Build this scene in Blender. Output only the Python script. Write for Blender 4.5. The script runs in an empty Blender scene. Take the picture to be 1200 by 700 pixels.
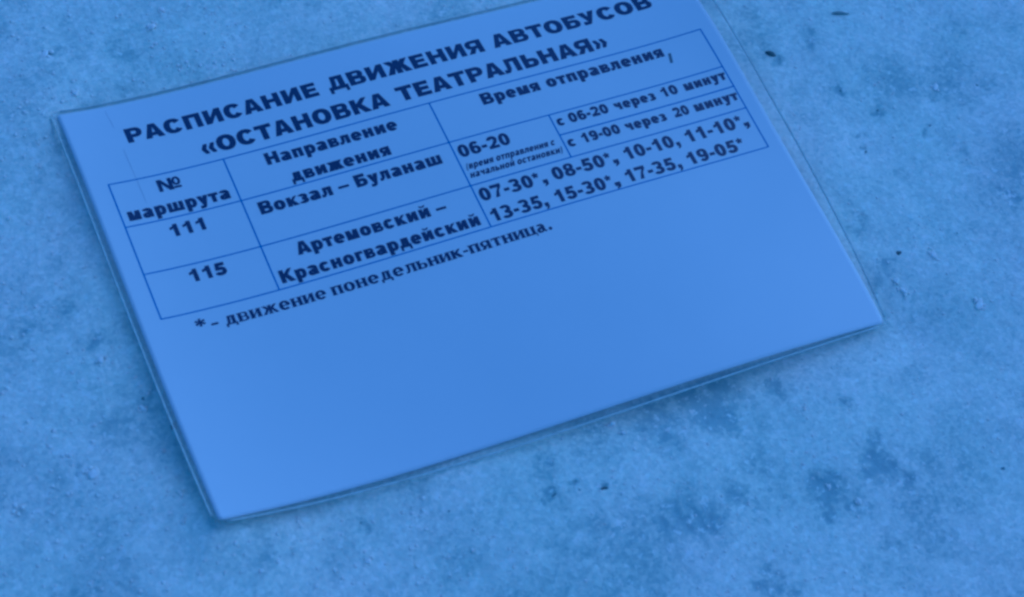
import bpy, math, random
import numpy as np
from mathutils import Matrix, Vector
from mathutils.geometry import tessellate_polygon

random.seed(7)
rng = np.random.default_rng(11)
sc = bpy.context.scene
col = sc.collection
PW, PH = 297.0, 210.0            # the A4 sheet, millimetres

# ------------------------------------------------------------------ camera
R = Matrix(((0.9074728093156583, -0.4005861761750032, 0.12658521165695458),
            (0.27379317127466346, 0.7924643376579675, 0.5450115346519572),
            (-0.31863835255052, -0.45992498192401776, 0.8288175983206935)))
CAM = Vector((-248.7920117, -402.3776264, 644.44240194)) / 1000
cam_d = bpy.data.cameras.new('camera')
cam = bpy.data.objects.new('camera', cam_d)
col.objects.link(cam)
cam.matrix_world = Matrix.Translation(CAM) @ R.transposed().to_4x4()
cam_d.sensor_fit = 'HORIZONTAL'
cam_d.sensor_width = 36
cam_d.lens = 36 * 2202.75 / 1200
cam_d.clip_start = 0.02
cam_d.clip_end = 100
cam_d.dof.use_dof = True
cam_d.dof.focus_distance = 0.83
cam_d.dof.aperture_fstop = 14
sc.camera = cam

# ------------------------------------------------------------------ sky, light, exposure
world = bpy.data.worlds.new('World')
sc.world = world
world.use_nodes = True
wn = world.node_tree
sky = wn.nodes.new('ShaderNodeTexSky')
sky.sky_type = 'NISHITA'
sky.sun_disc = False
SUN_EL, SUN_AZ = math.radians(42), math.radians(75)   # azimuth measured from +Y towards +X
sky.sun_elevation = SUN_EL
sky.sun_rotation = SUN_AZ
sky.air_density = 1.0
sky.dust_density = 0.6
sky.ozone_density = 3.0
bg = wn.nodes['Background']
wn.links.new(sky.outputs[0], bg.inputs[0])
bg.inputs[1].default_value = 0.085
sun_d = bpy.data.lights.new('sun', 'SUN')
sun_d.energy = 0.35
sun_d.angle = math.radians(50)
sun_d.color = (1.0, 0.97, 0.92)
sun = bpy.data.objects.new('sun', sun_d)
col.objects.link(sun)
sd = Vector((math.sin(SUN_AZ) * math.cos(SUN_EL), math.cos(SUN_AZ) * math.cos(SUN_EL), math.sin(SUN_EL)))
sun.rotation_euler = sd.to_track_quat('Z', 'Y').to_euler()
vs = sc.view_settings
vs.view_transform = 'Standard'
vs.look = 'None'
vs.gamma = 1
vs.use_curve_mapping = False
vs.exposure = 0.14
vs.use_white_balance = True          # the camera was balanced for lamp light, so dusk reads blue
vs.white_balance_temperature = 3540
vs.white_balance_tint = 2
sc.render.engine = 'CYCLES'
sc.cycles.filter_width = 2.8
sc.cycles.max_bounces = 8
sc.cycles.transparent_max_bounces = 12

# ------------------------------------------------------------------ helpers
def mat(name):
    m = bpy.data.materials.new(name)
    m.use_nodes = True
    nt = m.node_tree
    return m, nt, nt.nodes['Principled BSDF']

def node(nt, kind, **kw):
    n = nt.nodes.new(kind)
    for k, v in kw.items():
        if k.startswith('i_'):
            n.inputs[k[2:].replace('_', ' ')].default_value = v
        else:
            setattr(n, k, v)
    return n

def ramp(nt, src, stops):
    r = nt.nodes.new('ShaderNodeValToRGB')
    while len(r.color_ramp.elements) < len(stops):
        r.color_ramp.elements.new(0.5)
    for e, (pos, c) in zip(r.color_ramp.elements, stops):
        e.position = pos
        e.color = (*c, 1) if len(c) == 3 else c
    nt.links.new(src, r.inputs[0])
    return r

def link_mesh(name, verts, faces, m, parent=None, smooth=True):
    me = bpy.data.meshes.new(name)
    verts = np.asarray(verts, dtype=np.float64)
    me.from_pydata(verts.tolist() if len(verts) < 60000 else verts, [], faces if isinstance(faces, list) else faces.tolist())
    me.materials.append(m)
    if smooth:
        me.polygons.foreach_set('use_smooth', [True] * len(me.polygons))
    me.update()
    o = bpy.data.objects.new(name, me)
    col.objects.link(o)
    if parent:
        o.parent = parent
    return o

def tag(o, label=None, cat=None, group=None, kind=None):
    if label: o['label'] = label
    if cat: o['category'] = cat
    if group: o['group'] = group
    if kind: o['kind'] = kind
    return o

# sheet surface: gentle curl, corners lifted (coefficients of a low-order surface, mm)
ZC = [-0.6369, 1.4205, -1.094, -2.0115, -1.8744, -0.7387, -0.4655, 1.1377, 0.1423, 0.434, 0.5971,
      -1.9081, -1.8161, -0.2229, 1.1742, -0.7595]
LEG = [lambda x: 1 + 0 * x, lambda x: x, lambda x: 1.5 * x * x - .5, lambda x: 2.5 * x ** 3 - 1.5 * x,
       lambda x: (35 * x ** 4 - 30 * x * x + 3) / 8]
IJ = [(i, j) for i in range(5) for j in range(5) if 2 <= i + j <= 5]

def sheet_z(u, v):
    """height of the sheet in mm at (u right, v down), held level past its rim"""
    a = np.clip(np.asarray(u, float) / PW * 2 - 1, -1.03, 1.04)
    b = np.clip(np.asarray(v, float) / PH * 2 - 1, -1.03, 1.03)
    z = 0
    for c, (i, j) in zip(ZC, IJ):
        z = z + c * LEG[i](a) * LEG[j](b)
    return z

def surf(u, v, dz=0.0):
    u = np.asarray(u, float); v = np.asarray(v, float)
    return np.stack([(u - PW / 2), -(v - PH / 2), sheet_z(u, v) + dz], -1) / 1000

def pix(px, py, z=-3.0):
    """point of the snow (mm) seen at a pixel of the 1200 x 700 photograph"""
    d = R.transposed() @ Vector(((px - 600) / 2202.75, -(py - 350) / 2202.75, -1))
    t = (z / 1000 - CAM.z) / d.z
    p = CAM + d * t
    return p.x * 1000, p.y * 1000

# ------------------------------------------------------------------ snow
def lattice_noise(x, y, cell, seed):
    r = np.random.default_rng(seed)
    n = 256
    g = r.random((n, n))
    fx = x / cell; fy = y / cell
    ix = np.floor(fx).astype(int); iy = np.floor(fy).astype(int)
    tx = fx - ix; ty = fy - iy
    tx = tx * tx * tx * (tx * (tx * 6 - 15) + 10); ty = ty * ty * ty * (ty * (ty * 6 - 15) + 10)
    a = g[iy % n, ix % n]; b = g[iy % n, (ix + 1) % n]
    c = g[(iy + 1) % n, ix % n]; d = g[(iy + 1) % n, (ix + 1) % n]
    return (a * (1 - tx) + b * tx) * (1 - ty) + (c * (1 - tx) + d * tx) * ty - 0.5

def fbm(x, y, cell, octs, seed, gain=0.5):
    s = 0; amp = 1; tot = 0
    for k in range(octs):
        ca, sa = math.cos(0.6 + k), math.sin(0.6 + k)
        s = s + amp * lattice_noise(x * ca - y * sa + 37 * k, x * sa + y * ca - 19 * k, cell / 2 ** k, seed + k)
        tot += amp; amp *= gain
    return s / tot

# icy hollows, and painted-in shade below the sheet's bottom edge, as seen in the photograph: pixel x, y, radius, strength
HOLLOWS_AND_SHADE = [(875, 583, 17, .7), (817, 609, 26, .9), (970, 576, 20, 1.0), (966, 592, 12, .7), (1033, 543, 18, .9), (1028, 520, 14, .5),
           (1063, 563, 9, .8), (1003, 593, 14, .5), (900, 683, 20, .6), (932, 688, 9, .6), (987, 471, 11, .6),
           (833, 473, 34, .9), (770, 492, 26, .8), (700, 505, 24, .5), (1050, 640, 12, .5), (650, 580, 8, .7), (678, 573, 4, .8), (709, 573, 5, .9),  # first patch: shade below the sheet's bottom edge, put into the snow colour
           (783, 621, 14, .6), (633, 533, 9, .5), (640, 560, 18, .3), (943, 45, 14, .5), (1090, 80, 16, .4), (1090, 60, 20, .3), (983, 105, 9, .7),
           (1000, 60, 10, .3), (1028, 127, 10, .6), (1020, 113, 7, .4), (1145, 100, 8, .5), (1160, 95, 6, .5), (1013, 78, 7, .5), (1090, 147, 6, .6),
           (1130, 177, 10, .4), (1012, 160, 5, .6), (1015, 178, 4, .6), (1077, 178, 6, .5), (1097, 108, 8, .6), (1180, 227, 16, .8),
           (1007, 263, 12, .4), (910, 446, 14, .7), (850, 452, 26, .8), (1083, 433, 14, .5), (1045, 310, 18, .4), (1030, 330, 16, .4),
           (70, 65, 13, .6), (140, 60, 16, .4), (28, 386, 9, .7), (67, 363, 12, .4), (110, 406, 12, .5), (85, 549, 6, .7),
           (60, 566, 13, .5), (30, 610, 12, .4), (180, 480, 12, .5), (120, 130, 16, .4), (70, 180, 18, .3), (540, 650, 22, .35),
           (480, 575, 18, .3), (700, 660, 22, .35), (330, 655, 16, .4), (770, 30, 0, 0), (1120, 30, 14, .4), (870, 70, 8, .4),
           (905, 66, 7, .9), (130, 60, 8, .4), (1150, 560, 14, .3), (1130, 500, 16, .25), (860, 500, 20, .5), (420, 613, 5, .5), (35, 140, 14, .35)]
HOLLOWS_AND_SHADE = [(pix(a, b), max(r, 1) * 0.36, s) for a, b, r, s in HOLLOWS_AND_SHADE]

def ice_shade_mask(X, Y):
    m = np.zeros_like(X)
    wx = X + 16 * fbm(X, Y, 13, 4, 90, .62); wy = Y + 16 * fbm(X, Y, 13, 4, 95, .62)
    for (hx, hy), r, s in HOLLOWS_AND_SHADE:
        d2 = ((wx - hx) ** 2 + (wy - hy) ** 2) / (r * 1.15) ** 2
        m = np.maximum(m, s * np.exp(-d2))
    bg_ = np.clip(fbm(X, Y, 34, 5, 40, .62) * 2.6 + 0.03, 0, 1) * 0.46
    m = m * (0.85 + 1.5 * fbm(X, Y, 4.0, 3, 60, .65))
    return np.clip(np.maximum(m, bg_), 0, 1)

def snow_z(X, Y):
    """height of the snow in mm"""
    base = -3.4 + 5.0 * fbm(X, Y, 95, 2, 3) + 1.7 * fbm(X, Y, 24, 2, 8) + 0.32 * fbm(X, Y, 6, 3, 15)
    uu = X + PW / 2; vv_ = PH / 2 - Y
    base = base + 8.5 * np.exp(-((uu + 2) / 34) ** 2 - ((vv_ - 216) / 30) ** 2) + 3.0 * np.exp(-((uu + 4) / 30) ** 2 - ((vv_ + 6) / 30) ** 2) + 2.6 * np.exp(-((uu + 2) / 30) ** 2 - ((vv_ - 95) / 70) ** 2) - 3.5 * np.exp(-((uu - 292) / 60) ** 2 - ((vv_ - 205) / 50) ** 2)
    rough = 0.5 + 0.5 * np.clip(0.5 - X / 160 + 2 * fbm(X, Y, 60, 2, 77), 0, 1)      # grainier towards the left
    base = base + (0.3 * fbm(X, Y, 2.2, 2, 21, .7)) * rough
    base = base - 0.9 * ice_shade_mask(X, Y)
    u = X + PW / 2; v = PH / 2 - Y
    # the sheet rests on the snow: keep the snow below it, rising back to its own level outside
    d = np.maximum(np.maximum(-u, u - PW), np.maximum(-v, v - PH))
    wr = np.clip((u - PW + 80) / 90, 0, 1); wr = wr * wr * (3 - 2 * wr)
    far = np.clip((d - 1) / (18 + 30 * wr), 0, 1)
    far = far * far * (3 - 2 * far)
    under = sheet_z(u, v) - 0.8
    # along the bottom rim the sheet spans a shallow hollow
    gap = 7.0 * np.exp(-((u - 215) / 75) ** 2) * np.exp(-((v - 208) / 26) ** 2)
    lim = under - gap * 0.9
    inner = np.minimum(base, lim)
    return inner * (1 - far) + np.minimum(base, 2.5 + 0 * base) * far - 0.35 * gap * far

def axis(lo, hi, step, ext):
    core = np.arange(lo, hi + .01, step)
    g = []; s = step; p = 0
    while p < ext:
        s *= 1.17; p += s; g.append(p)
    g = np.array(g)
    return np.concatenate([lo - g[::-1], core, hi + g])

xs = axis(-262, 300, 0.85, 3200)
ys = axis(-240, 268, 0.85, 3200)
GX, GY = np.meshgrid(xs, ys)
GZ = snow_z(GX, GY)
nx, ny = len(xs), len(ys)
V = np.stack([GX, GY, GZ], -1).reshape(-1, 3) / 1000
me = bpy.data.meshes.new('snow_ground')
idx = np.arange(nx * ny).reshape(ny, nx)
Q = np.stack([idx[:-1, :-1], idx[:-1, 1:], idx[1:, 1:], idx[1:, :-1]], -1).reshape(-1, 4)
me.vertices.add(len(V)); me.vertices.foreach_set('co', V.astype(np.float32).ravel())
me.loops.add(Q.size); me.loops.foreach_set('vertex_index', Q.astype(np.int32).ravel())
me.polygons.add(len(Q)); me.polygons.foreach_set('loop_start', np.arange(0, Q.size, 4, dtype=np.int32))
me.polygons.foreach_set('use_smooth', np.ones(len(Q), dtype=bool))
me.update(calc_edges=True)
at = me.attributes.new('ice', 'FLOAT', 'POINT')  # icy patches plus the shade painted below the sheet
at.data.foreach_set('value', ice_shade_mask(GX, GY).astype(np.float32).ravel())

m_snow, nt, bs = mat('trodden_snow')
tc = node(nt, 'ShaderNodeTexCoord')
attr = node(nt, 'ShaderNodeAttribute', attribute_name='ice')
n1 = node(nt, 'ShaderNodeTexNoise', i_Scale=520.0, i_Detail=3.0, i_Roughness=0.7)
n2 = node(nt, 'ShaderNodeTexNoise', i_Scale=900.0, i_Detail=2.0, i_Roughness=0.6)
n3 = node(nt, 'ShaderNodeTexNoise', i_Scale=75.0, i_Detail=5.0, i_Roughness=0.62)
for n in (n1, n2, n3):
    nt.links.new(tc.outputs['Object'], n.inputs['Vector'])
vo = node(nt, 'ShaderNodeTexVoronoi', i_Scale=620.0)              # crystal facets
nt.links.new(tc.outputs['Object'], vo.inputs['Vector'])
sep = node(nt, 'ShaderNodeSeparateColor')
nt.links.new(vo.outputs['Color'], sep.inputs[0])
vm = node(nt, 'ShaderNodeMath', operation='MULTIPLY_ADD')
nt.links.new(sep.outputs[0], vm.inputs[0]); vm.inputs[1].default_value = 0.42
nt.links.new(n1.outputs[0], vm.inputs[2])
mx = node(nt, 'ShaderNodeMath', operation='MULTIPLY_ADD')       # ice and painted shade + grain
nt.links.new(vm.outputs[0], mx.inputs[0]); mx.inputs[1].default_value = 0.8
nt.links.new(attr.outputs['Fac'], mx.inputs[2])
mx2 = node(nt, 'ShaderNodeMath', operation='MULTIPLY_ADD')
nt.links.new(n3.outputs[0], mx2.inputs[0]); mx2.inputs[1].default_value = 0.45
nt.links.new(mx.outputs[0], mx2.inputs[2])
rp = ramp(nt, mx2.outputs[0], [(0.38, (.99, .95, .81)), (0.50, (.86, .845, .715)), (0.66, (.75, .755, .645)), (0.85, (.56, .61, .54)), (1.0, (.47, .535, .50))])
# scale 0..1.6 down to 0..1
sc1 = node(nt, 'ShaderNodeMath', operation='MULTIPLY')
nt.links.new(mx2.outputs[0], sc1.inputs[0]); sc1.inputs[1].default_value = 0.72
nt.links.new(sc1.outputs[0], rp.inputs[0])
nt.links.new(rp.outputs[0], bs.inputs['Base Color'])
fl = node(nt, 'ShaderNodeTexNoise', i_Scale=260.0, i_Detail=3.0, i_Roughness=0.75)
nt.links.new(tc.outputs['Object'], fl.inputs['Vector'])
flr = ramp(nt, fl.outputs[0], [(0.57, (0, 0, 0)), (0.645, (.75, .75, .75))])
fmx = node(nt, 'ShaderNodeMix', data_type='RGBA')
nt.links.new(flr.outputs[0], fmx.inputs[0]); nt.links.new(rp.outputs[0], fmx.inputs[6]); fmx.inputs[7].default_value = (.99, .95, .83, 1)
nl = node(nt, 'ShaderNodeTexNoise', i_Scale=11.0, i_Detail=3.0)   # broad patches of cleaner and greyer snow
nt.links.new(tc.outputs['Object'], nl.inputs['Vector'])
nlr = ramp(nt, nl.outputs[0], [(0.38, (.935, .985, .97)), (0.62, (1, .985, 1))])
tint = node(nt, 'ShaderNodeMix', data_type='RGBA', blend_type='MULTIPLY')
tint.inputs[0].default_value = 1
nt.links.new(fmx.outputs[2], tint.inputs[6]); nt.links.new(nlr.outputs[0], tint.inputs[7])
nt.links.new(tint.outputs[2], bs.inputs['Base Color'])
bs.inputs['Roughness'].default_value = 0.7
bs.inputs['Specular IOR Level'].default_value = 0.3
bs.inputs['Subsurface Weight'].default_value = 0.6
bs.inputs['Subsurface Radius'].default_value = (0.6, 0.9, 1.0)
bs.inputs['Subsurface Scale'].default_value = 0.0014
b1 = node(nt, 'ShaderNodeBump', i_Strength=0.35, i_Distance=0.0004)
b2 = node(nt, 'ShaderNodeBump', i_Strength=0.3, i_Distance=0.0008)
nt.links.new(n2.outputs[0], b1.inputs['Height'])
nt.links.new(n1.outputs[0], b2.inputs['Height'])
nt.links.new(b2.outputs[0], b1.inputs['Normal'])
nt.links.new(b1.outputs[0], bs.inputs['Normal'])
me.materials.append(m_snow)
snow = bpy.data.objects.new('snow_ground', me)
col.objects.link(snow)
tag(snow, 'trodden bluish snow with icy hollows under the printed sheet', kind='structure')

# ------------------------------------------------------------------ ice grains strewn over the snow
def m_simple(name, c, rough=0.6, spec=0.4, sss=0.0, noise=None):
    m, nt, b = mat(name)
    b.inputs['Roughness'].default_value = rough
    b.inputs['Specular IOR Level'].default_value = spec
    b.inputs['Subsurface Weight'].default_value = sss
    b.inputs['Subsurface Radius'].default_value = (.6, .9, 1)
    b.inputs['Subsurface Scale'].default_value = 0.0015
    t = node(nt, 'ShaderNodeTexCoord')
    n = node(nt, 'ShaderNodeTexNoise', i_Scale=noise or 400.0, i_Detail=3.0)
    nt.links.new(t.outputs['Object'], n.inputs['Vector'])
    r = ramp(nt, n.outputs[0], [(0.3, tuple(x * .75 for x in c)), (0.7, c)])
    nt.links.new(r.outputs[0], b.inputs['Base Color'])
    return m

m_grain = m_simple('ice_grain', (.93, .91, .80), 0.6, 0.3, 0.4)
m_lump = m_simple('frozen_snow_lump', (1.0, .98, .86), 0.85, 0.15, 0.3, 900)

def blob(r, seed, sub=2, squash=(1, 1, .7), rough=.25):
    """an uneven rounded pebble as vertices, faces"""
    t = (1 + 5 ** .5) / 2
    vs_ = [(-1, t, 0), (1, t, 0), (-1, -t, 0), (1, -t, 0), (0, -1, t), (0, 1, t), (0, -1, -t), (0, 1, -t), (t, 0, -1), (t, 0, 1), (-t, 0, -1), (-t, 0, 1)]
    fs = [(0, 11, 5), (0, 5, 1), (0, 1, 7), (0, 7, 10), (0, 10, 11), (1, 5, 9), (5, 11, 4), (11, 10, 2), (10, 7, 6), (7, 1, 8),
          (3, 9, 4), (3, 4, 2), (3, 2, 6), (3, 6, 8), (3, 8, 9), (4, 9, 5), (2, 4, 11), (6, 2, 10), (8, 6, 7), (9, 8, 1)]
    vs_ = [Vector(v).normalized() for v in vs_]
    for _ in range(sub):
        cache = {}; out = []
        def mid(a, b):
            k = (min(a, b), max(a, b))
            if k not in cache:
                vs_.append(((vs_[a] + vs_[b]) / 2).normalized()); cache[k] = len(vs_) - 1
            return cache[k]
        for a, b, c in fs:
            x, y, z = mid(a, b), mid(b, c), mid(c, a)
            out += [(a, x, z), (b, y, x), (c, z, y), (x, y, z)]
        fs = out
    rr = np.random.default_rng(seed)
    D = rr.normal(size=(5, 3)); D /= np.linalg.norm(D, axis=1)[:, None]
    W = rr.normal(size=5)
    P = np.array([tuple(v) for v in vs_])
    f = 1 + rough * (np.sin(P @ D.T * 3.1 + W) @ np.ones(5)) / 3
    return P * f[:, None] * r * np.array(squash), fs

def sheet_clear(x, y, pad=2.5):
    u = x + PW / 2; v = PH / 2 - y
    return u < -4 - pad or u > PW + 6 + pad or v < -3 - pad or v > PH + 3 + pad

# fine grains: one uncountable mass
gv = []; gf = []; base_pts = [blob(1, s, 0, (1, 1, .5), .35) for s in range(6)]
count = 0
cand = rng.uniform((-250, -230), (290, 255), (26000, 2))
den = 0.25 + 0.9 * np.clip(0.45 - cand[:, 0] / 220 + 3.0 * fbm(cand[:, 0], cand[:, 1], 45, 2, 70), 0, 1)
keep = rng.random(len(cand)) < den * 0.55
cand = cand[keep]
cz = snow_z(cand[:, 0], cand[:, 1])
off = 0
for (x, y), z in zip(cand, cz):
    if not sheet_clear(x, y, 0): continue
    P, F = base_pts[random.randrange(6)]
    r = 0.22 + (0.85 if x < -60 else 0.55) * random.random() ** 3.4
    a = random.random() * 6.28
    c, s = math.cos(a), math.sin(a)
    Pr = np.stack([P[:, 0] * c - P[:, 1] * s, P[:, 0] * s + P[:, 1] * c, P[:, 2]], -1) * r + (x, y, z + r * .1)
    gv.append(Pr); gf += [(i + off, j + off, k + off) for i, j, k in F]; off += len(P)
grains = link_mesh('ice_grains', np.concatenate(gv) / 1000, gf, m_grain, smooth=False)
tag(grains, 'fine loose ice grains sprinkled over the trodden snow', kind='stuff')

def on_snow(px, py):
    z = -3.0
    for _ in range(4):
        x, y = pix(px, py, z)
        z = float(snow_z(np.array([x]), np.array([y]))[0])
    return x, y, z

LUMPS = [  # px, py, radius mm, squash, label
 (717, 497.5, 1.5, (1, 1, .9), 'round white ice pellet on the snow just below the bottom edge of the sheet'),
 (730, 508, 1.1, (1.1, .9, .8), 'small ice pellet right beside the round one below the sheet'),
 (178, 32, 1.9, (1.1, 1.0, .7), 'largest pale snow lump in the upper left corner beyond the sheet'),
 (190, 12, 1.3, (1, 1, .8), 'small pale snow lump above the largest one near the top left'),
 (52, 65, 2.0, (1.4, .8, .5), 'flat wide snow lump left of the sheet near the upper left'),
 (88, 110, 1.4, (1, 1.1, .7), 'pale snow lump close to the upper left corner of the sheet'),
 (108, 556, 2.0, (1.2, 1.2, .6), 'broad pale snow lump on the snow left of the bottom left corner'),
 (168, 480, 1.5, (1.3, .8, .6), 'small snow lump beside the dark crumb left of the sheet'),
 (118, 423, 1.5, (1, 1.1, .8), 'rounded snow lump on the grainy snow halfway down the left side'),
 (431, 658, 1.3, (1, 1.2, .9), 'single white snow lump alone on the snow near the bottom middle'),
 (1050, 329, 1.4, (1.2, .9, .8), 'upper of two snow lumps right of the bottom right corner'),
 (1058, 341, 1.5, (1.3, .9, .7), 'lower of two snow lumps right of the bottom right corner'),
 (1093, 299, 1.9, (1.4, .8, .5), 'long flat snow lump near the right side of the photo'),
 (1148, 356, 2.1, (1.5, 1, .5), 'wide flat snow lump low at the right side of the photo'),
 (1096, 102, 1.8, (1.5, .8, .5), 'flat snow lump on a pale ridge in the upper right snow'),
 (212, 579, 1.2, (.8, 1.2, .8), 'small upright snow lump just left of the bottom left corner'),
 (971, 571, 1.1, (1, 1, .8), 'snow lump sitting in the dark icy hollow at the lower right'),
 (1007, 588, 1.3, (1.2, .9, .7), 'snow lump on the ridge right of the dark icy hollow'),
]
for k, (px, py, r, sq, lab) in enumerate(LUMPS):
    x, y, z = on_snow(px, py)
    P, F = blob(r * 1.1, 100 + k, 3, (sq[0], sq[1], sq[2] * .65), .3)
    rk = np.random.default_rng(500 + k)                 # a clot of small crystals frozen round the main one
    allP = [P * .75]; allF = list(F); nb = len(P)
    for q_ in range(9):
        rr_ = r * rk.uniform(.22, .5); an = rk.uniform(0, 6.28); di = r * rk.uniform(.5, 1.5)
        P2, F2 = blob(rr_, 900 + k * 11 + q_, 1, (1, 1, .4), .5)
        allP.append(P2 + (math.cos(an) * di * sq[0], math.sin(an) * di * sq[1], -r * .06)); allF += [(a_ + nb, b_ + nb, c_ + nb) for a_, b_, c_ in F2]; nb += len(P2)
    P = np.concatenate(allP); F = allF
    o = link_mesh('snow_lump', P / 1000, F, m_lump)
    o.location = (x / 1000, y / 1000, (z + r * sq[2] * .2) / 1000)
    o.rotation_euler = (0, 0, random.random() * 6.28)
    tag(o, lab, 'snow lump', 'snow lumps lying around the sheet')

# ------------------------------------------------------------------ dirt
m_dirt = m_simple('dark_dirt', (.15, .19, .19), 0.9, 0.1, 0, 900)
m_husk = m_simple('dry_seed_husk', (.34, .39, .36), 0.9, 0.1, 0, 700)
m_soft = m_simple('grit_under_ice', (.26, .34, .34), 0.9, 0.1, 0, 900)
CRUMBS = [
 (904, 62.5, 2.3, (1.5, .8, .5), -.6, 'dark crumb half sunk in a pit near the top right of the sheet', 'dirt'),
 (985.5, 106, 1.0, (1.2, .8, .5), .4, 'small dark crumb below the seed husk on the upper right snow', 'dirt'),
 (1028.5, 129, .9, (1, .8, .5), .9, 'small dark crumb in the icy patch right of the table corner', 'dirt'),
 (1015, 178, 1.0, (1, 1, .6), 0, 'round dark crumb on the snow right of the sheet at mid height', 'dirt'),
 (1053.5, 296, 1.3, (1, 1, .6), 0, 'black round crumb above the snow lumps right of the sheet', 'dirt'),
 (202.5, 500, 1.3, (.9, 1.1, .6), 0, 'black crumb touching the shadow of the left edge of the sheet', 'dirt'),
 (168, 467, 1.1, (1, 1, .5), 0, 'dark crumb on the snow left of the sheet above a snow lump', 'dirt'),
 (423, 613, .8, (1, .8, .5), .3, 'tiny dark crumb on the snow below the left part of the sheet', 'dirt'),
 (650, 580, 1.1, (1.4, .8, .4), .2, 'faint dark crumb left of the crumb pair below the sheet', 'dirt'),
 (709, 573, 1.3, (1.5, .8, .4), .1, 'right one of the dark crumb pair below the middle of the sheet', 'dirt'),
 (679, 574, .8, (1.2, .7, .4), -.5, 'left smaller one of the dark crumb pair below the sheet', 'dirt'),
 (1175, 549, 1.0, (1.2, 1, .5), 0, 'dark crumb at the lower right side of the photo', 'dirt'),
 (1090, 147, .8, (1, .8, .5), 0, 'tiny dark crumb on the smooth snow in the right upper area', 'dirt'),
 (526, 599, .6, (1, 1, .5), 0, 'tiniest dark crumb on the snow below the middle of the sheet', 'dirt'),
 (1145, 100, .9, (.8, 1.2, .5), .4, 'small dark crumb near the right border in the upper snow', 'dirt'),
]
for k, (px, py, r, sq, rot, lab, kd) in enumerate(CRUMBS):
    x, y, z = on_snow(px, py)
    r *= .85 if r > 1.2 else .7
    P, F = blob(r, 300 + k, 2, sq, .4)
    o = link_mesh('dirt_crumb', P / 1000, F, m_dirt if r > .9 else m_soft)
    o.location = (x / 1000, y / 1000, (z - r * sq[2] * .4) / 1000)
    o.rotation_euler = (0, 0, rot)
    tag(o, lab, 'dirt crumb', 'dark crumbs frozen into the snow')

# a slender seed husk lying on the snow, tapering to one end
def sliver(length, width, height, bend=0.0, n=14, m=8):
    vs_, fs = [], []
    for i in range(n + 1):
        t = i / n
        w = math.sin(math.pi * min(1, t * .92 + .04)) ** .7 * (1 - .35 * t)
        for j in range(m):
            a = 2 * math.pi * j / m
            vs_.append(((t - .5) * length, bend * math.sin(math.pi * t) + w * width * .5 * math.cos(a), w * height * .5 * math.sin(a)))
    for i in range(n):
        for j in range(m):
            a, b = i * m + j, i * m + (j + 1) % m
            fs.append((a, b, b + m, a + m))
    fs.append(tuple(range(m))[::-1]); fs.append(tuple(range(n * m, n * m + m)))
    return np.array(vs_), fs
x, y, z = on_snow(985, 16.5)
P, F = sliver(8.5, 2.4, 1.2, .3)
husk = link_mesh('seed_husk', P / 1000, F, m_husk)
husk.location = (x / 1000, y / 1000, (z + .35) / 1000)
husk.rotation_euler = (0, 0, math.radians(-22))
tag(husk, 'slender brownish seed husk lying on the snow at the top right', 'seed husk')

# ------------------------------------------------------------------ the laminated sheet
sheet = bpy.data.objects.new('laminated_timetable', None)
sheet.empty_display_size = .02
col.objects.link(sheet)
tag(sheet, 'laminated white bus timetable sheet with black print lying on the snow', 'timetable')

m_paper, nt, bs = mat('office_paper')
tc = node(nt, 'ShaderNodeTexCoord')
n = node(nt, 'ShaderNodeTexNoise', i_Scale=14.0, i_Detail=4.0)
nf = node(nt, 'ShaderNodeTexNoise', i_Scale=1500.0, i_Detail=2.0)
nt.links.new(tc.outputs['Object'], n.inputs['Vector']); nt.links.new(tc.outputs['Object'], nf.inputs['Vector'])
add = node(nt, 'ShaderNodeMath', operation='MULTIPLY_ADD'); add.inputs[1].default_value = .35
nt.links.new(nf.outputs[0], add.inputs[0]); nt.links.new(n.outputs[0], add.inputs[2])
r_ = ramp(nt, add.outputs[0], [(0.35, (.77, .785, .79)), (0.9, (.81, .815, .82))])
nt.links.new(r_.outputs[0], bs.inputs['Base Color'])
bs.inputs['Roughness'].default_value = .9
bs.inputs['Specular IOR Level'].default_value = .1

m_ink, nt, bs = mat('toner_black')
tc = node(nt, 'ShaderNodeTexCoord')
n = node(nt, 'ShaderNodeTexNoise', i_Scale=1400.0, i_Detail=2.0)
nt.links.new(tc.outputs['Object'], n.inputs['Vector'])
r_ = ramp(nt, n.outputs[0], [(0.3, (.000, .009, .075)), (0.75, (.003, .018, .12))])
nt.links.new(r_.outputs[0], bs.inputs['Base Color'])
bs.inputs['Roughness'].default_value = .6
bs.inputs['Specular IOR Level'].default_value = .15

m_faint = m_simple('faded_toner', (.58, .60, .68), .8, .1, 0, 1500)
m_smudge = m_simple('toner_smudge', (.16, .2, .24), .8, .1, 0, 900)

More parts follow.
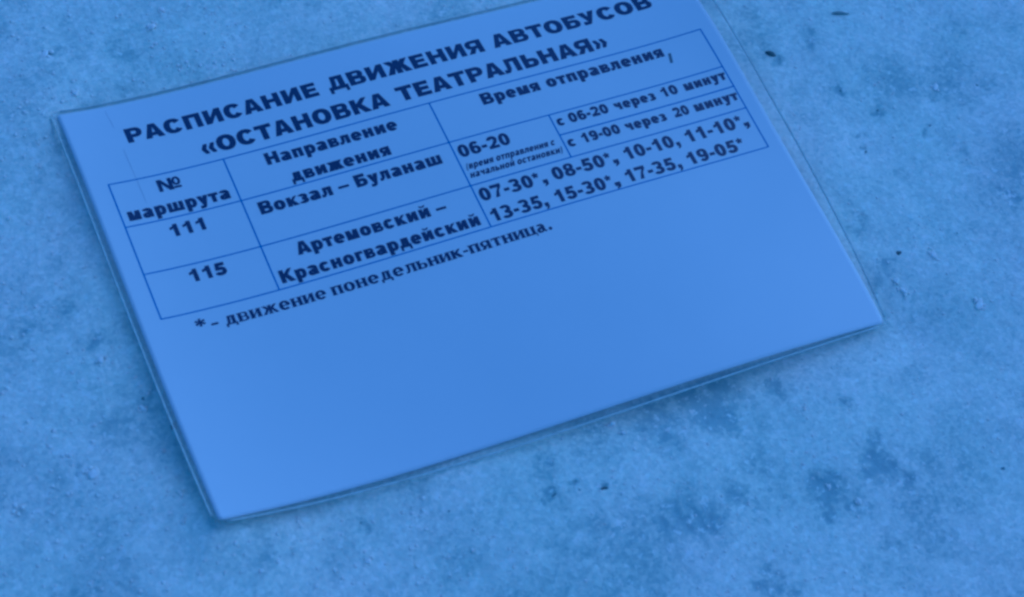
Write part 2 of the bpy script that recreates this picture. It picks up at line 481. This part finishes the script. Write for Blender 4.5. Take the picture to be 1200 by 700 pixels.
def film_material():
    m = bpy.data.materials.new('laminating_film')
    m.use_nodes = True
    nt = m.node_tree
    nt.nodes.clear()
    out = nt.nodes.new('ShaderNodeOutputMaterial')
    tr = nt.nodes.new('ShaderNodeBsdfTransparent'); tr.inputs[0].default_value = (.965, .97, .975, 1)
    gl = nt.nodes.new('ShaderNodeBsdfGlossy'); gl.inputs['Roughness'].default_value = .3
    df = nt.nodes.new('ShaderNodeBsdfDiffuse'); df.inputs[0].default_value = (.75, .77, .78, 1)
    fr = nt.nodes.new('ShaderNodeFresnel'); fr.inputs[0].default_value = 1.45
    geo = nt.nodes.new('ShaderNodeNewGeometry')          # same reflectance from either side of the thin film
    ior = nt.nodes.new('ShaderNodeMapRange'); ior.inputs[3].default_value = 1.45; ior.inputs[4].default_value = 1 / 1.45
    nt.links.new(geo.outputs['Backfacing'], ior.inputs[0]); nt.links.new(ior.outputs[0], fr.inputs[0])
    tc = nt.nodes.new('ShaderNodeTexCoord')
    nz = nt.nodes.new('ShaderNodeTexNoise'); nz.inputs['Scale'].default_value = 30; nz.inputs['Detail'].default_value = 3
    nt.links.new(tc.outputs['Object'], nz.inputs['Vector'])
    bp = nt.nodes.new('ShaderNodeBump'); bp.inputs['Strength'].default_value = .25; bp.inputs['Distance'].default_value = .0008
    nt.links.new(nz.outputs[0], bp.inputs['Height'])
    nt.links.new(bp.outputs[0], gl.inputs['Normal'])
    m1 = nt.nodes.new('ShaderNodeMixShader'); m1.inputs[0].default_value = .035     # slight milkiness of the film
    nt.links.new(tr.outputs[0], m1.inputs[1]); nt.links.new(df.outputs[0], m1.inputs[2])
    m2 = nt.nodes.new('ShaderNodeMixShader')
    nt.links.new(fr.outputs[0], m2.inputs[0]); nt.links.new(m1.outputs[0], m2.inputs[1]); nt.links.new(gl.outputs[0], m2.inputs[2])
    nt.links.new(m2.outputs[0], out.inputs[0])
    return m
m_film = film_material()

def slab(us_fn, name, z0, z1, m, nu=150, nv=106, outline=None):
    """curved sheet between heights z0 and z1 above the sheet surface; outline(s,t)->(u,v)"""
    s = np.linspace(0, 1, nu); t = np.linspace(0, 1, nv)
    S, T = np.meshgrid(s, t)
    U, Vv = outline(S, T)
    top = surf(U, Vv, z1).reshape(-1, 3); bot = surf(U, Vv, z0).reshape(-1, 3)
    id_ = np.arange(nu * nv).reshape(nv, nu)
    fs = np.stack([id_[:-1, :-1], id_[1:, :-1], id_[1:, 1:], id_[:-1, 1:]], -1).reshape(-1, 4)
    fb = fs[:, ::-1] + nu * nv
    rim = list(id_[0, :]) + list(id_[1:, -1]) + list(id_[-1, -2::-1]) + list(id_[-2:0:-1, 0])
    side = [(int(a), int(b), int(b) + nu * nv, int(a) + nu * nv) for a, b in zip(rim, rim[1:] + rim[:1])]
    return link_mesh(name, np.concatenate([top, bot]), fs.tolist() + fb.tolist() + side, m, sheet)

def rounded(U, Vv, w0, w1, h0, h1, r):
    """pull the corners of a rectangle in to a radius r"""
    for cu, su in ((w0, 1), (w1, -1)):
        for cv, sv in ((h0, 1), (h1, -1)):
            du = (U - cu) * su; dv = (Vv - cv) * sv
            k = (du < r) & (dv < r)
            a = r - du; b = r - dv
            mxx = np.maximum(a, b); L_ = np.sqrt(a * a + b * b) + 1e-9
            sc_ = np.where(k, mxx / L_, 1)
            U = np.where(k, cu + su * (r - a * sc_), U); Vv = np.where(k, cv + sv * (r - b * sc_), Vv)
    return U, Vv

paper = slab(None, 'paper', -.05, .05, m_paper, outline=lambda S, T: rounded(S * PW, T * PH, 0, PW, 0, PH, 1.6))

def film_outline(S, T):
    left = 2.6 - .8 * T ** 4
    right = 6.2 - 5.0 * np.clip((T - .55) / .45, 0, 1) ** 1.6
    topm = 2.0 + 0 * S
    botm = 0.8 + 2.6 * np.sin(np.pi * S) ** .8
    U = -left + S * (PW + left + right)
    Vv = -topm + T * (PH + topm + botm)
    # equal pull-in at the corners of the unit square
    U, Vv = rounded(U, Vv, -2.4, PW + 6.2, -2.0, PH + .8, 3.5)
    return U, Vv
film = slab(None, 'laminating_film', -.16, .2, m_film, outline=film_outline)

# the cut edge of the pouch, a thin milky bead all round it
m_bead = m_simple('milky_cut_edge', (.66, .70, .64), .6, .2, 0, 300)
def bead(pts, w=.7, name='sealed_edge'):
    pts = np.array(pts); t = np.gradient(pts, axis=0); t /= np.linalg.norm(t, axis=1)[:, None]
    nrm = np.stack([-t[:, 1], t[:, 0]], -1)
    ring = []
    for du, dz in ((-w / 2, -.17), (w / 2, -.17), (w / 2, .22), (-w / 2, .22)):
        q = pts + nrm * du
        ring.append(surf(q[:, 0], q[:, 1], dz))
    n_ = len(pts); V_ = np.concatenate(ring)
    f = [(a * n_ + i, a * n_ + i + 1, ((a + 1) % 4) * n_ + i + 1, ((a + 1) % 4) * n_ + i) for a in range(4) for i in range(n_ - 1)]
    f += [(0, n_, 2 * n_, 3 * n_), (4 * n_ - 1, 3 * n_ - 1, 2 * n_ - 1, n_ - 1)]
    return link_mesh(name, V_, f, m_bead, sheet)
q_ = np.linspace(0.015, .985, 110)
for S_, T_ in ((q_, 0 * q_), (0 * q_ + 1, q_), (q_, 0 * q_ + 1), (0 * q_, q_)):
    U_, V2_ = film_outline(S_, T_)
    bead(list(zip(U_, V2_)))

# ------------------------------------------------------------------ glyphs (drawn here, em = 1000)
def Rc(x0, y0, x1, y1): return [[(x0, y0), (x1, y0), (x1, y1), (x0, y1)]]
def Pl(*p): return [list(p)]
def ep(cx, cy, rx, ry, a, e=2.25):
    c, s = math.cos(math.radians(a)), math.sin(math.radians(a))
    return (cx + rx * math.copysign(abs(c) ** (2 / e), c), cy + ry * math.copysign(abs(s) ** (2 / e), s))
def Arc(cx, cy, rx, ry, tx, ty, a0=0, a1=360, n=None, e=2.25):
    if a1 - a0 > 181:
        mdl = (a0 + a1) / 2
        return Arc(cx, cy, rx, ry, tx, ty, a0, mdl, n, e) + Arc(cx, cy, rx, ry, tx, ty, mdl, a1, n, e)
    n = n or max(4, int((a1 - a0) / 12))
    o = [ep(cx, cy, rx, ry, a0 + (a1 - a0) * k / n, e) for k in range(n + 1)]
    i = [ep(cx, cy, max(rx - tx, 4), max(ry - ty, 4), a0 + (a1 - a0) * k / n, 2.0) for k in range(n, -1, -1)]
    return [o + i]
def bowl(x0, x1, y0, y1, s, h, sx=None):
    """right-hand bowl from stem x0 to x1"""
    ry = (y1 - y0) / 2; rx = min(x1 - x0 - 10, ry * 1.15); xm = x1 - rx
    return Rc(x0, y0, xm + 1, y0 + h) + Rc(x0, y1 - h, xm + 1, y1) + Arc(xm, (y0 + y1) / 2, rx, ry, sx or s, h, -90, 90)
def mirror(ps, w): return [[(w - x, y) for x, y in reversed(p)] for p in ps]

class Face:
    def __init__(f, s, h, serif=False): f.s, f.h, f.serif = s, h, serif
    def stem(f, x, y0, y1, feet='bt', s=None):
        s = s or f.s
        g = Rc(x, y0, x + s, y1)
        if f.serif:
            k = 42
            if 'b' in feet: g += Rc(x - k, y0, x + s + k, y0 + 36)
            if 't' in feet: g += Rc(x - k, y1 - 36, x + s + k, y1)
        return g
    def cyr(f, ch, T, w, s, h):
        """cyrillic letter of height T and width w"""
        S = lambda x, y0=0, y1=T, feet='bt': f.stem(x, y0, y1, feet, s)
        ov = 12
        k = 42 if f.serif else 0
        if ch == 'П': return S(0) + S(w - s) + Rc(0, T - h, w, T)
        if ch == 'Н': return S(0) + S(w - s) + Rc(s * .5, T * .5 - h * .45, w - s * .5, T * .5 + h * .55)
        if ch in 'ИЙ':
            if f.serif: g = S(0) + S(w - s) + Pl((s * .6, T * .12), (s * .6 + 60, T * .06), (w - s * .6, T * .88), (w - s * .6 - 60, T * .94))
            else: g = S(0) + S(w - s) + Pl((s * .1, 0), (s * .95, 0), (w - s * .1, T), (w - s * .95, T))
            if ch == 'Й': g += Arc(w / 2, T + 190, w * .30, 130, 75 if not f.serif else 50, 85, 180, 360)
            return g
        if ch == 'Е':
            g = S(0, feet='') + Rc(0, 0, w, h) + Rc(0, T - h, w * .97, T) + Rc(0, T * .5 - h * .45, w * .92, T * .5 + h * .5)
            return g
        if ch == 'Г': return S(0, feet='b') + Rc(0, T - h, w, T) + (Rc(w - 30, T - 150, w, T) if f.serif else [])
        if ch == 'Т':
            g = S((w - s) / 2, feet='b') + Rc(0, T - h, w, T)
            if f.serif: g += Rc(0, T - 150, 32, T) + Rc(w - 32, T - 150, w, T)
            return g
        if ch == 'Ш': return S(0) + S((w - s) / 2) + S(w - s) + Rc(0, 0, w, h)
        if ch == 'Ц': return S(0) + S(w - s) + Rc(0, 0, w + 30, h) + Rc(w - 10 + k * .3, -130, w + 60, h)
        if ch == 'Ч': return S(w - s) + Arc(w * .52, T, w * .52, T * .62, s, h * 1.05, 180, 270) + Rc(w * .5, T * .38, w - s * .5, T * .38 + h * 1.05)
        if ch == 'Л':
            q = s * .85
            g = S(w - s, feet='b' if f.serif else '') + Rc(w * .2 - (k), T - h, w + k * .6, T)
            g += Pl((w * .2, T), (w * .2, T * .5), (w * .17, T * .22), (w * .11, h), (0, h * 1.0), (0, -4), (w * .16, -8), (w * .27, 0), (w * .36, T * .1), (w * .2 + q * .9, T * .3), (w * .2 + q, T))
            return g
        if ch == 'Д':
            d = 155 if not f.serif else 120; q = s * .8
            g = Pl((w * .13, h * .5), (w * .13 + q, h * .5), (w * .2 + q, T * .45), (w * .24 + q, T), (w * .24, T), (w * .2, T * .5))
            g += Rc(w * .88 - s, 0, w * .88, T) + Rc(w * .24, T - h, w * .88 + k * .4, T) + Rc(0, 0, w, h)
            g += Rc(0, -d, q * .7, h) + Rc(w - q * .7, -d, w, h)
            return g
        if ch == 'М':
            return S(0) + S(w - s) + Pl((s * .2, T), (s * 1.12, T), (w * .5 + s * .22, 0), (w * .5 - s * .42, 0)) + Pl((w - s * .2, T), (w - s * 1.12, T), (w * .5 - s * .22, 0), (w * .5 + s * .42, 0))
        if ch == 'Р': return S(0, feet='b') + bowl(s * .5, w, T * .33, T, s * .92, h * .92)
        if ch == 'Ь': return S(0, feet='t' if f.serif else '') + bowl(s * .5, w, 0, T * .64, s * .95, h * .9)
        if ch == 'Б': return S(0, feet='') + bowl(s * .5, w, 0, T * .64, s * .95, h * .9) + Rc(0, T - h, w * .9, T)
        if ch == 'В': return S(0, feet='') + bowl(s * .5, w, 0, T * .58, s * .95, h * .82) + bowl(s * .5, w * .94, T * .46, T, s * .92, h * .78) + (Rc(-k, 0, s, 36) + Rc(-k, T - 36, s, T) if f.serif else [])
        if ch == 'Я':
            g = mirror(bowl(s * .5, w, T * .34, T, s * .92, h * .92), w) + S(w - s, feet='b')
            g += Pl((0 - k * .5, 0), (s * 1.08, 0), (w * .62, T * .44), (w * .32, T * .44))
            return g
        if ch == 'К':
            return S(0) + Pl((s * .8, T * .38), (s * .8, T * .62), (w * .68, T), (w - k * .3, T), (w * .5, T * .46)) + Pl((w * .30, T * .5), (w * .52, T * .72), (w + 12, 0), (w + 12 - s * 1.25, 0))
        if ch == 'Ж':
            c = w / 2
            if f.serif: s = s * .78
            R_ = Pl((c, T * .36), (c, T * .64), (w - s * 1.15, T), (w - 5, T), (c + s * .95, T * .5)) + Pl((c + s * .35, T * .54), (c + s * 1.15, T * .64), (w + 10, 0), (w + 10 - s * 1.2, 0))
            return S(c - s / 2) + R_ + mirror(R_, w)
        if ch == 'А':
            m_ = w / 2; a = s * 1.08
            L_ = Pl((0, 0), (a, 0), (m_ + 2, T * .76), (m_ + 2, T), (m_ - s * .58, T))
            return L_ + mirror(L_, w) + Rc(w * .22, T * .16, w * .78, T * .16 + h * .95)
        if ch == 'О': return Arc(w / 2, T / 2, w / 2, T / 2 + ov, s * 1.05, h)
        if ch == 'С':
            return Arc(w * .51, T / 2, w * .51, T / 2 + ov, s * 1.05, h, 32, 328) + (Pl((w * .8, T * .62), (w * .96, T * .62), (w * .96, T), (w * .86, T)) if f.serif else [])
        if ch == 'У':
            d = 0 if T > 650 else 190
            if T > 650:
                return Pl((0, T), (s * 1.15, T), (w * .56, T * .42), (w * .56, T * .2), (w * .4, T * .2)) + Pl((w - s * 1.1, T), (w, T), (w * .60, T * .16), (w * .5, 0), (w * .3, -10), (w * .1, -6), (w * .1, h), (w * .3, h), (w * .37, T * .2))
            return Pl((0, T), (s * 1.1, T), (w * .62, T * .30), (w * .62, 0), (w * .38, 0)) + Pl((w - s * 1.08, T), (w, T), (w * .66, -d * .45), (w * .55, -d * .9), (w * .38, -d), (w * .1, -d), (w * .1, -d + h), (w * .3, -d + h), (w * .4, -d * .1))
        if ch == 'З':
            return Arc(w * .44, T * .72, w * .50, T * .28 + ov, s * .95, h * .9, -90, 155) + Arc(w * .44, T * .28, w * .54, T * .28 + ov, s * .98, h * .92, -158, 90) + Rc(w * .3, T * .5 - h * .42, w * .5, T * .5 + h * .42)
        return []
    def low(f, ch, T, w, s, h):
        d = 200
        if ch == 'а':
            if f.serif:
                g = f.stem(w * .86 - s, 40, T * .72, '', s) + Arc(w * .46, T * .68, w * .40, T * .32 + 10, s, h * 1.2, 0, 150) + Arc(w * .36, T * .28, w * .34, T * .29 + 10, s * .95, h, 30, 330) + Rc(w * .3, T * .5, w * .8, T * .5 + h) + Pl((w * .6, 60), (w * .86, -8), (w, 20), (w, 60), (w * .8, 90))
                return g
            g = Rc(w - s, 0, w, T * .66)
            g += Arc(w * .5, T * .66, w * .5, T * .34 + 12, s, h, 0, 158)
            g += Arc(w * .42, T * .27, w * .42, T * .28 + 10, s * .95, h * .8, 0, 360)
            g += Rc(w * .42, T * .42, w - s * .5, T * .42 + h * .75)
            return g
        if ch == 'е':
            return Arc(w / 2, T / 2, w / 2, T / 2 + 12, s, h * (1 if not f.serif else 1.3), 0, 318) + Rc(s * .5, T * .5 - h * .45, w - 4, T * .5 + h * .38) 
        if ch == 'р': return f.stem(0, -d, T, 'b', s) + Arc(w * .52, T / 2, w * .48, T / 2 + 12, s, h * (1 if not f.serif else 1.3))
        if ch == 'у': return f.cyr('У', T, w, s, h)
        return f.cyr(ch.upper(), T, w, s, h)
    def digit(f, ch, w):
        s, h, T = min(f.s, w * .375), f.h, 716
        if ch == '0': return Arc(w / 2, T / 2, w / 2, T / 2 + 10, s * 1.04, h * .95)
        if ch == '1': return Rc(w * .82 - s * 1.02, 0, w * .82, T) + Pl((w * .82, T), (w * .60, T), (w * .44, T * .86), (w * .12, T * .76), (w * .12, T * .56), (w * .4, T * .63), (w * .6, T * .72))
        if ch == '2': return Arc(w / 2, T * .69, w * .49, T * .31 + 10, s, h, -28, 172) + Pl((0, 0), (0, h * .75), (w * .44, T * .42), (w * .97 - s, T * .60), (w * .955, T * .58), (w * .86, T * .42), (w * .52, h * .9), (w * .52, 0)) + Rc(0, 0, w, h)
        if ch == '3': return f.cyr('З', T, w, s, h)
        if ch == '5':
            return Arc(w * .47, T * .33, w * .52, T * .33 + 10, s, h, -165, 140) + Pl((w * .06, T * .42), (w * .17, T), (w * .17 + s * .8, T), (w * .06 + s, T * .42)) + Rc(w * .17, T - h, w * .93, T)
        if ch == '6': return Arc(w / 2, T * .32, w * .5, T * .32 + 10, s, h * .85) + Arc(w * .52, T * .5, w * .52, T * .5 + 10, s, h * .9, 42, 205)
        if ch == '9': return [[(w - x, T - y) for x, y in p] for p in f.digit('6', w)]
        if ch == '7': return Rc(0, T - h * 1.1, w, T) + Pl((w, T), (w, T - h), (w * .68, T * .45), (w * .56, 0), (w * .56 - s * 1.05, 0), (w * .42, T * .42), (w * .68, T - h * 1.05))
        if ch == '8': return Arc(w / 2, T * .735, w * .46, T * .265 + 10, s * .9, h * .8) + Arc(w / 2, T * .28, w * .5, T * .28 + 10, s * .95, h * .85)
        return []

BLACK = Face(196, 150)
LOWH = 128
UP = {'Р': 660, 'А': 770, 'С': 720, 'П': 700, 'И': 720, 'Н': 715, 'Е': 610, 'Д': 780, 'В': 690, 'Ж': 1010, 'Я': 700, 'Т': 680,
      'О': 760, 'Б': 660, 'У': 720, 'К': 745, 'Л': 740, 'Ь': 650, 'М': 830}
LO = {'а': 560, 'е': 590, 'р': 590, 'у': 600, 'м': 670, 'ш': 860, 'т': 530, 'н': 560, 'п': 560, 'в': 560, 'л': 590, 'и': 575,
      'д': 620, 'ж': 830, 'я': 560, 'о': 600, 'к': 590, 'з': 510, 'ч': 545, 'с': 570, 'г': 430, 'й': 575, 'ь': 540, 'ц': 560}
SIDE_STRAIGHT = 62; SIDE_ROUND = 38; SIDE_NONE = 8

def side(ch):
    l = SIDE_STRAIGHT; r = SIDE_STRAIGHT
    if ch in 'СОсоеа06893Зз': l = SIDE_ROUND
    if ch in 'СОсоере0689РБЬЬВвь3З': r = SIDE_ROUND
    if ch in 'АТУтуЖж7Лл': l = SIDE_NONE + 8
    if ch in 'АТУтуКкЖжГгз7': r = SIDE_NONE + 4
    if ch in 'Дд': l = r = 18
    if ch in 'Яя': l = 22
    return l, r

def glyph(ch, style):
    """-> (polygons, advance)"""
    f = style['face']
    if ch == ' ': return [], style.get('space', 333)
    if ch in ('*',):
        g = []; c = 190; R_ = 165; cy = 560 if not f.serif else 480
        if f.serif: c, R_ = 250, 220
        for k in range(5 if not f.serif else 6):
            a = math.radians(90 + k * (72 if not f.serif else 60))
            tw = .34 if not f.serif else .26
            g += Pl((c + R_ * math.cos(a - tw), cy + R_ * math.sin(a - tw)), (c + R_ * math.cos(a + tw), cy + R_ * math.sin(a + tw)), (c + 34 * math.cos(a + 1.57), cy + 34 * math.sin(a + 1.57)), (c + 34 * math.cos(a - 1.57), cy + 34 * math.sin(a - 1.57)))
        g += Arc(c, cy, 60, 60, 56, 56)
        return g, 380 if not f.serif else 500
    if ch == ',': return Pl((50, 0), (50, f.s), (50 + f.s, f.s), (50 + f.s, 20), (50 + f.s * .85, -90), (90, -175), (60, -130), (110, -70), (130, 0)), f.s + 95
    if ch == '.': return Arc(50 + f.s / 2, f.s / 2 - 6, f.s / 2, f.s / 2, f.s / 2 - 3, f.s / 2 - 3), f.s + 110
    if ch == '-': return Rc(34, 195, 300, 195 + f.h * 1.0) if not f.serif else Rc(30, 180, 290, 290), 334
    if ch == '–': return Rc(0, 210, 500, 210 + f.h * .72), 500
    if ch in '«»':
        g = []
        for k in (0, 1):
            x = 50 + k * 290
            g += Pl((x, 275), (x + 130, 40), (x + 275, 40), (x + 275, 110), (x + 205, 275), (x + 275, 440), (x + 275, 510), (x + 130, 510))
        return (mirror(g, 660) if ch == '»' else g), 660
    if ch == '(': return Arc(330, 260, 270, 480, 120, 20, 118, 242), 330
    if ch == ')': return Arc(0, 260, 270, 480, 120, 20, -62, 62), 330
    if ch == '№':
        s = 205
        g = Rc(0, 0, s, 716) + Rc(560, 0, 560 + s, 716) + Pl((0, 716), (s * 1.15, 716), (560 + s, 0), (560 - s * .1, 0))
        g += Arc(980, 460, 215, 256, 135, 118) + Rc(785, 40, 1175, 160)
        g = [[(x + 60, y) for x, y in p] for p in g]
        return g, 1260
    wsc = style.get('wide', 1.0)
    if ch.isdigit():
        w = style.get('dw', 590)
        return [[(x + 36, y) for x, y in p] for p in f.digit(ch, w)], w + 72
    l, r = side(ch)
    if f.serif:
        l = r = 44
        w = LO.get(ch.lower(), 560) * .95
        g = f.low(ch, 480, w, f.s, f.h)
    elif ch.isupper():
        w = UP[ch] * wsc
        g = f.cyr(ch, 716, w, f.s, f.h)
    else:
        w = LO[ch] * wsc
        g = f.low(ch, 530, w, f.s * .93, LOWH * f.h / 150)
    return [[(x + l, y) for x, y in p] for p in g], w + l + r

def layout(text, style, gaps=None):
    polys = []; x = 0; xmin = None; xmax = 0
    for ch in text:
        g, adv = glyph(ch, style)
        sh = style.get('shear', 0)
        for p in g:
            q = [(a + x + sh * b, b) for a, b in p]
            polys.append(q)
            lo_ = min(a for a, _ in q); hi_ = max(a for a, _ in q)
            xmin = lo_ if xmin is None else min(xmin, lo_); xmax = max(xmax, hi_)
        x += adv
    return polys, xmin, xmax

def poly_area(p): return sum(p[i - 1][0] * p[i][1] - p[i][0] * p[i - 1][1] for i in range(len(p)))

def tess_mesh(polys):
    """every stroke of the letters triangulated, each a hair above the one before so no faces share a plane"""
    verts, faces, lift = [], [], []
    for n_, p in enumerate(polys):
        if poly_area(p) < 0: p = p[::-1]
        b = len(verts)
        verts += p; lift += [.0018 * (n_ % 9)] * len(p)
        for t in tessellate_polygon([[Vector((x, y, 0)) for x, y in p]]):
            (x0, y0), (x1, y1), (x2, y2) = (p[i] for i in t)
            if (x1 - x0) * (y2 - y0) - (x2 - x0) * (y1 - y0) < 0: t = t[::-1]
            faces.append(tuple(b + i for i in t))
    return verts, faces, np.array(lift)

def print_line(text, u0, u1, v, cap, style, name='printed_word', slope=0.0, m=None, dz=.0):
    """one printed line: ink runs from u0 to u1 on baseline v; cap = cap height in mm"""
    polys, a, b = layout(text, style)
    kx = (u1 - u0) / (b - a); ky = cap / 716
    vs_all, fs_all = [], []
    mm = [[((x - a) * kx, y * ky) for x, y in p] for p in polys]
    vv, ff, lift = tess_mesh(mm)
    X = np.array([p[0] for p in vv]); Y = np.array([p[1] for p in vv])
    P = surf(u0 + X, v - Y + slope * X, .125 + dz + lift)
    o = link_mesh(name, P, ff, m or m_ink, paper, smooth=False)
    return o

ST_T = dict(face=Face(240, 178), space=333)
ST_B = dict(face=Face(254, 188), space=333)
ST_S = dict(face=Face(262, 196), space=333, dw=575)
ST_D = dict(face=Face(210, 165), space=250, dw=530)
ST_I = dict(face=Face(225, 170), space=300, shear=.38)
ST_F = dict(face=Face(185, 75, True), space=270)

LINES = [
 ('№', 28.4, 38.2, 53.2, 6.3, ST_B), ('маршрута', 12.0, 55.6, 64.4, 6.4, ST_B),
 ('Направление', 75.8, 135.7, 53.2, 6.4, ST_B), ('движения', 82.8, 127.9, 64.9, 6.4, ST_B),
 ('111', 26.2, 40.8, 76.4, 6.2, ST_B), ('115', 26.7, 42.0, 99.8, 6.2, ST_B),
 ('Красногвардейский', 61.4, 150.3, 111.2, 6.4, ST_B),
 ('06-20', 155.6, 179.7, 76.3, 6.5, ST_D),
 ('(время отправления с', 155.6, 198.2, 82.9, 3.4, ST_I), ('начальной остановки)', 155.4, 199.8, 87.6, 3.4, ST_I),
 ('РАСПИСАНИЕ', 24.1, 110.3, 24.15, 8.3, ST_T),
 ('ДВИЖЕНИЯ', 115.4, 190.0, 23.75, 8.3, ST_T),
 ('АВТОБУСОВ', 194.7, 275.6, 23.5, 8.3, ST_T),
 ('«ОСТАНОВКА', 51.9, 137.4, 39.9, 8.3, ST_T),
 ('ТЕАТРАЛЬНАЯ»', 142.1, 245.2, 39.5, 8.3, ST_T),
 ('Время', 176.4, 204.5, 52.9, 6.4, ST_B),
 ('отправления', 208.1, 267.0, 52.8, 6.4, ST_B),
 ('Вокзал', 64.7, 96.9, 76.4, 6.4, ST_B),
 ('–', 99.8, 104.6, 76.4, 6.4, ST_B),
 ('Буланаш', 107.6, 147.1, 76.4, 6.4, ST_B),
 ('Артемовский', 72.3, 131.9, 100.2, 6.4, ST_B),
 ('–', 134.9, 139.5, 100.4, 6.4, ST_B),
 ('с', 203.5, 206.8, 74.1, 5.3, ST_S),
 ('06-20', 209.5, 228.8, 74.1, 5.3, ST_S),
 ('через', 232.0, 252.5, 74.1, 5.3, ST_S),
 ('10', 255.9, 263.9, 74.1, 5.3, ST_S),
 ('минут', 267.4, 288.6, 74.1, 5.3, ST_S),
 ('с', 203.3, 206.8, 86.1, 5.3, ST_S),
 ('19-00', 210.5, 229.0, 86.1, 5.3, ST_S),
 ('через', 231.9, 252.2, 86.1, 5.3, ST_S),
 ('20', 256.2, 263.7, 86.1, 5.3, ST_S),
 ('минут', 266.7, 288.8, 86.1, 5.3, ST_S),
 ('07-30*', 155.4, 183.8, 100.4, 6.6, ST_D),
 (',', 184.4, 186.7, 100.4, 6.6, ST_D),
 ('08-50*', 189.9, 218.4, 100.4, 6.6, ST_D),
 (',', 218.5, 221.1, 100.4, 6.6, ST_D),
 ('10-10,', 225.1, 251.8, 100.4, 6.6, ST_D),
 ('11-10*', 255.7, 284.2, 100.4, 6.6, ST_D),
 (',', 284.3, 287.0, 100.4, 6.6, ST_D),
 ('13-35,', 156.0, 182.1, 111.7, 6.6, ST_D),
 ('15-30*', 186.2, 213.6, 111.7, 6.6, ST_D),
 (',', 213.9, 216.6, 111.7, 6.6, ST_D),
 ('17-35,', 220.4, 247.1, 111.7, 6.6, ST_D),
 ('19-05*', 251.0, 279.5, 111.7, 6.6, ST_D),
 ('*', 21.2, 25.7, 123.4, 6.3, ST_F),
 ('-', 27.4, 30.4, 123.4, 6.3, ST_F),
 ('движение', 33.2, 76.4, 123.4, 6.3, ST_F),
 ('понедельник-пятница.', 78.7, 178.2, 123.4, 6.3, ST_F),
]
for t, u0, u1, v, cap, st in LINES:
    o = print_line(t, u0, u1, v, cap, st)
    if st is ST_F: o['label'] = 'serif footnote print under the table'
    if st is ST_I: o['label'] = 'tiny slanted note line in the first time cell'

def rule(u0, v0, u1, v1, w, name='table_rule'):
    n = max(2, int(max(abs(u1 - u0), abs(v1 - v0)) / 3))
    t = np.linspace(0, 1, n)
    if abs(u1 - u0) > abs(v1 - v0): du, dv = 0, w / 2
    else: du, dv = w / 2, 0
    U = u0 + (u1 - u0) * t; Vv = v0 + (v1 - v0) * t
    A = surf(U - du, Vv - dv, .1); B = surf(U + du, Vv + dv, .1)
    f = [(i, i + 1, n + i + 1, n + i) for i in range(n - 1)]
    return link_mesh(name, np.concatenate([A, B]), f, m_rule, paper)
m_rule = m_simple('table_rule_toner', (.045, .20, .58), .7, .15, 0, 1500)
TX = [9.2, 59.0, 153.7, 201.7, 289.5]; TY = [44.1, 67.0, 78.7, 91.2, 113.6]
lw = .62
for v in (TY[0], TY[1], TY[3], TY[4]): rule(TX[0] - lw / 2, v, TX[4] + lw / 2, v, lw - .08)
for u in (TX[0], TX[1], TX[2], TX[4]): rule(u, TY[0] + lw / 2, u, TY[4] - lw / 2, lw)
rule(TX[3], TY[1] + lw / 2, TX[3], TY[3] - lw / 2, lw)
rule(TX[3] + lw / 2, TY[2], TX[4] - lw / 2, TY[2], lw)

# printer flaw marks
tick = rule(269.6, 52.0, 268.2, 57.4, 1.5, 'toner_mark')
tick.data.materials.clear(); tick.data.materials.append(m_smudge)
tick['label'] = 'short stray dark mark after the column heading'
st_ = rule(20.2, 3, 20.8, 14, .22, 'printer_streak'); st_.data.materials.clear(); st_.data.materials.append(m_faint)
st_ = rule(20.9, 27, 21.3, 57, .2, 'printer_streak'); st_.data.materials.clear(); st_.data.materials.append(m_faint)
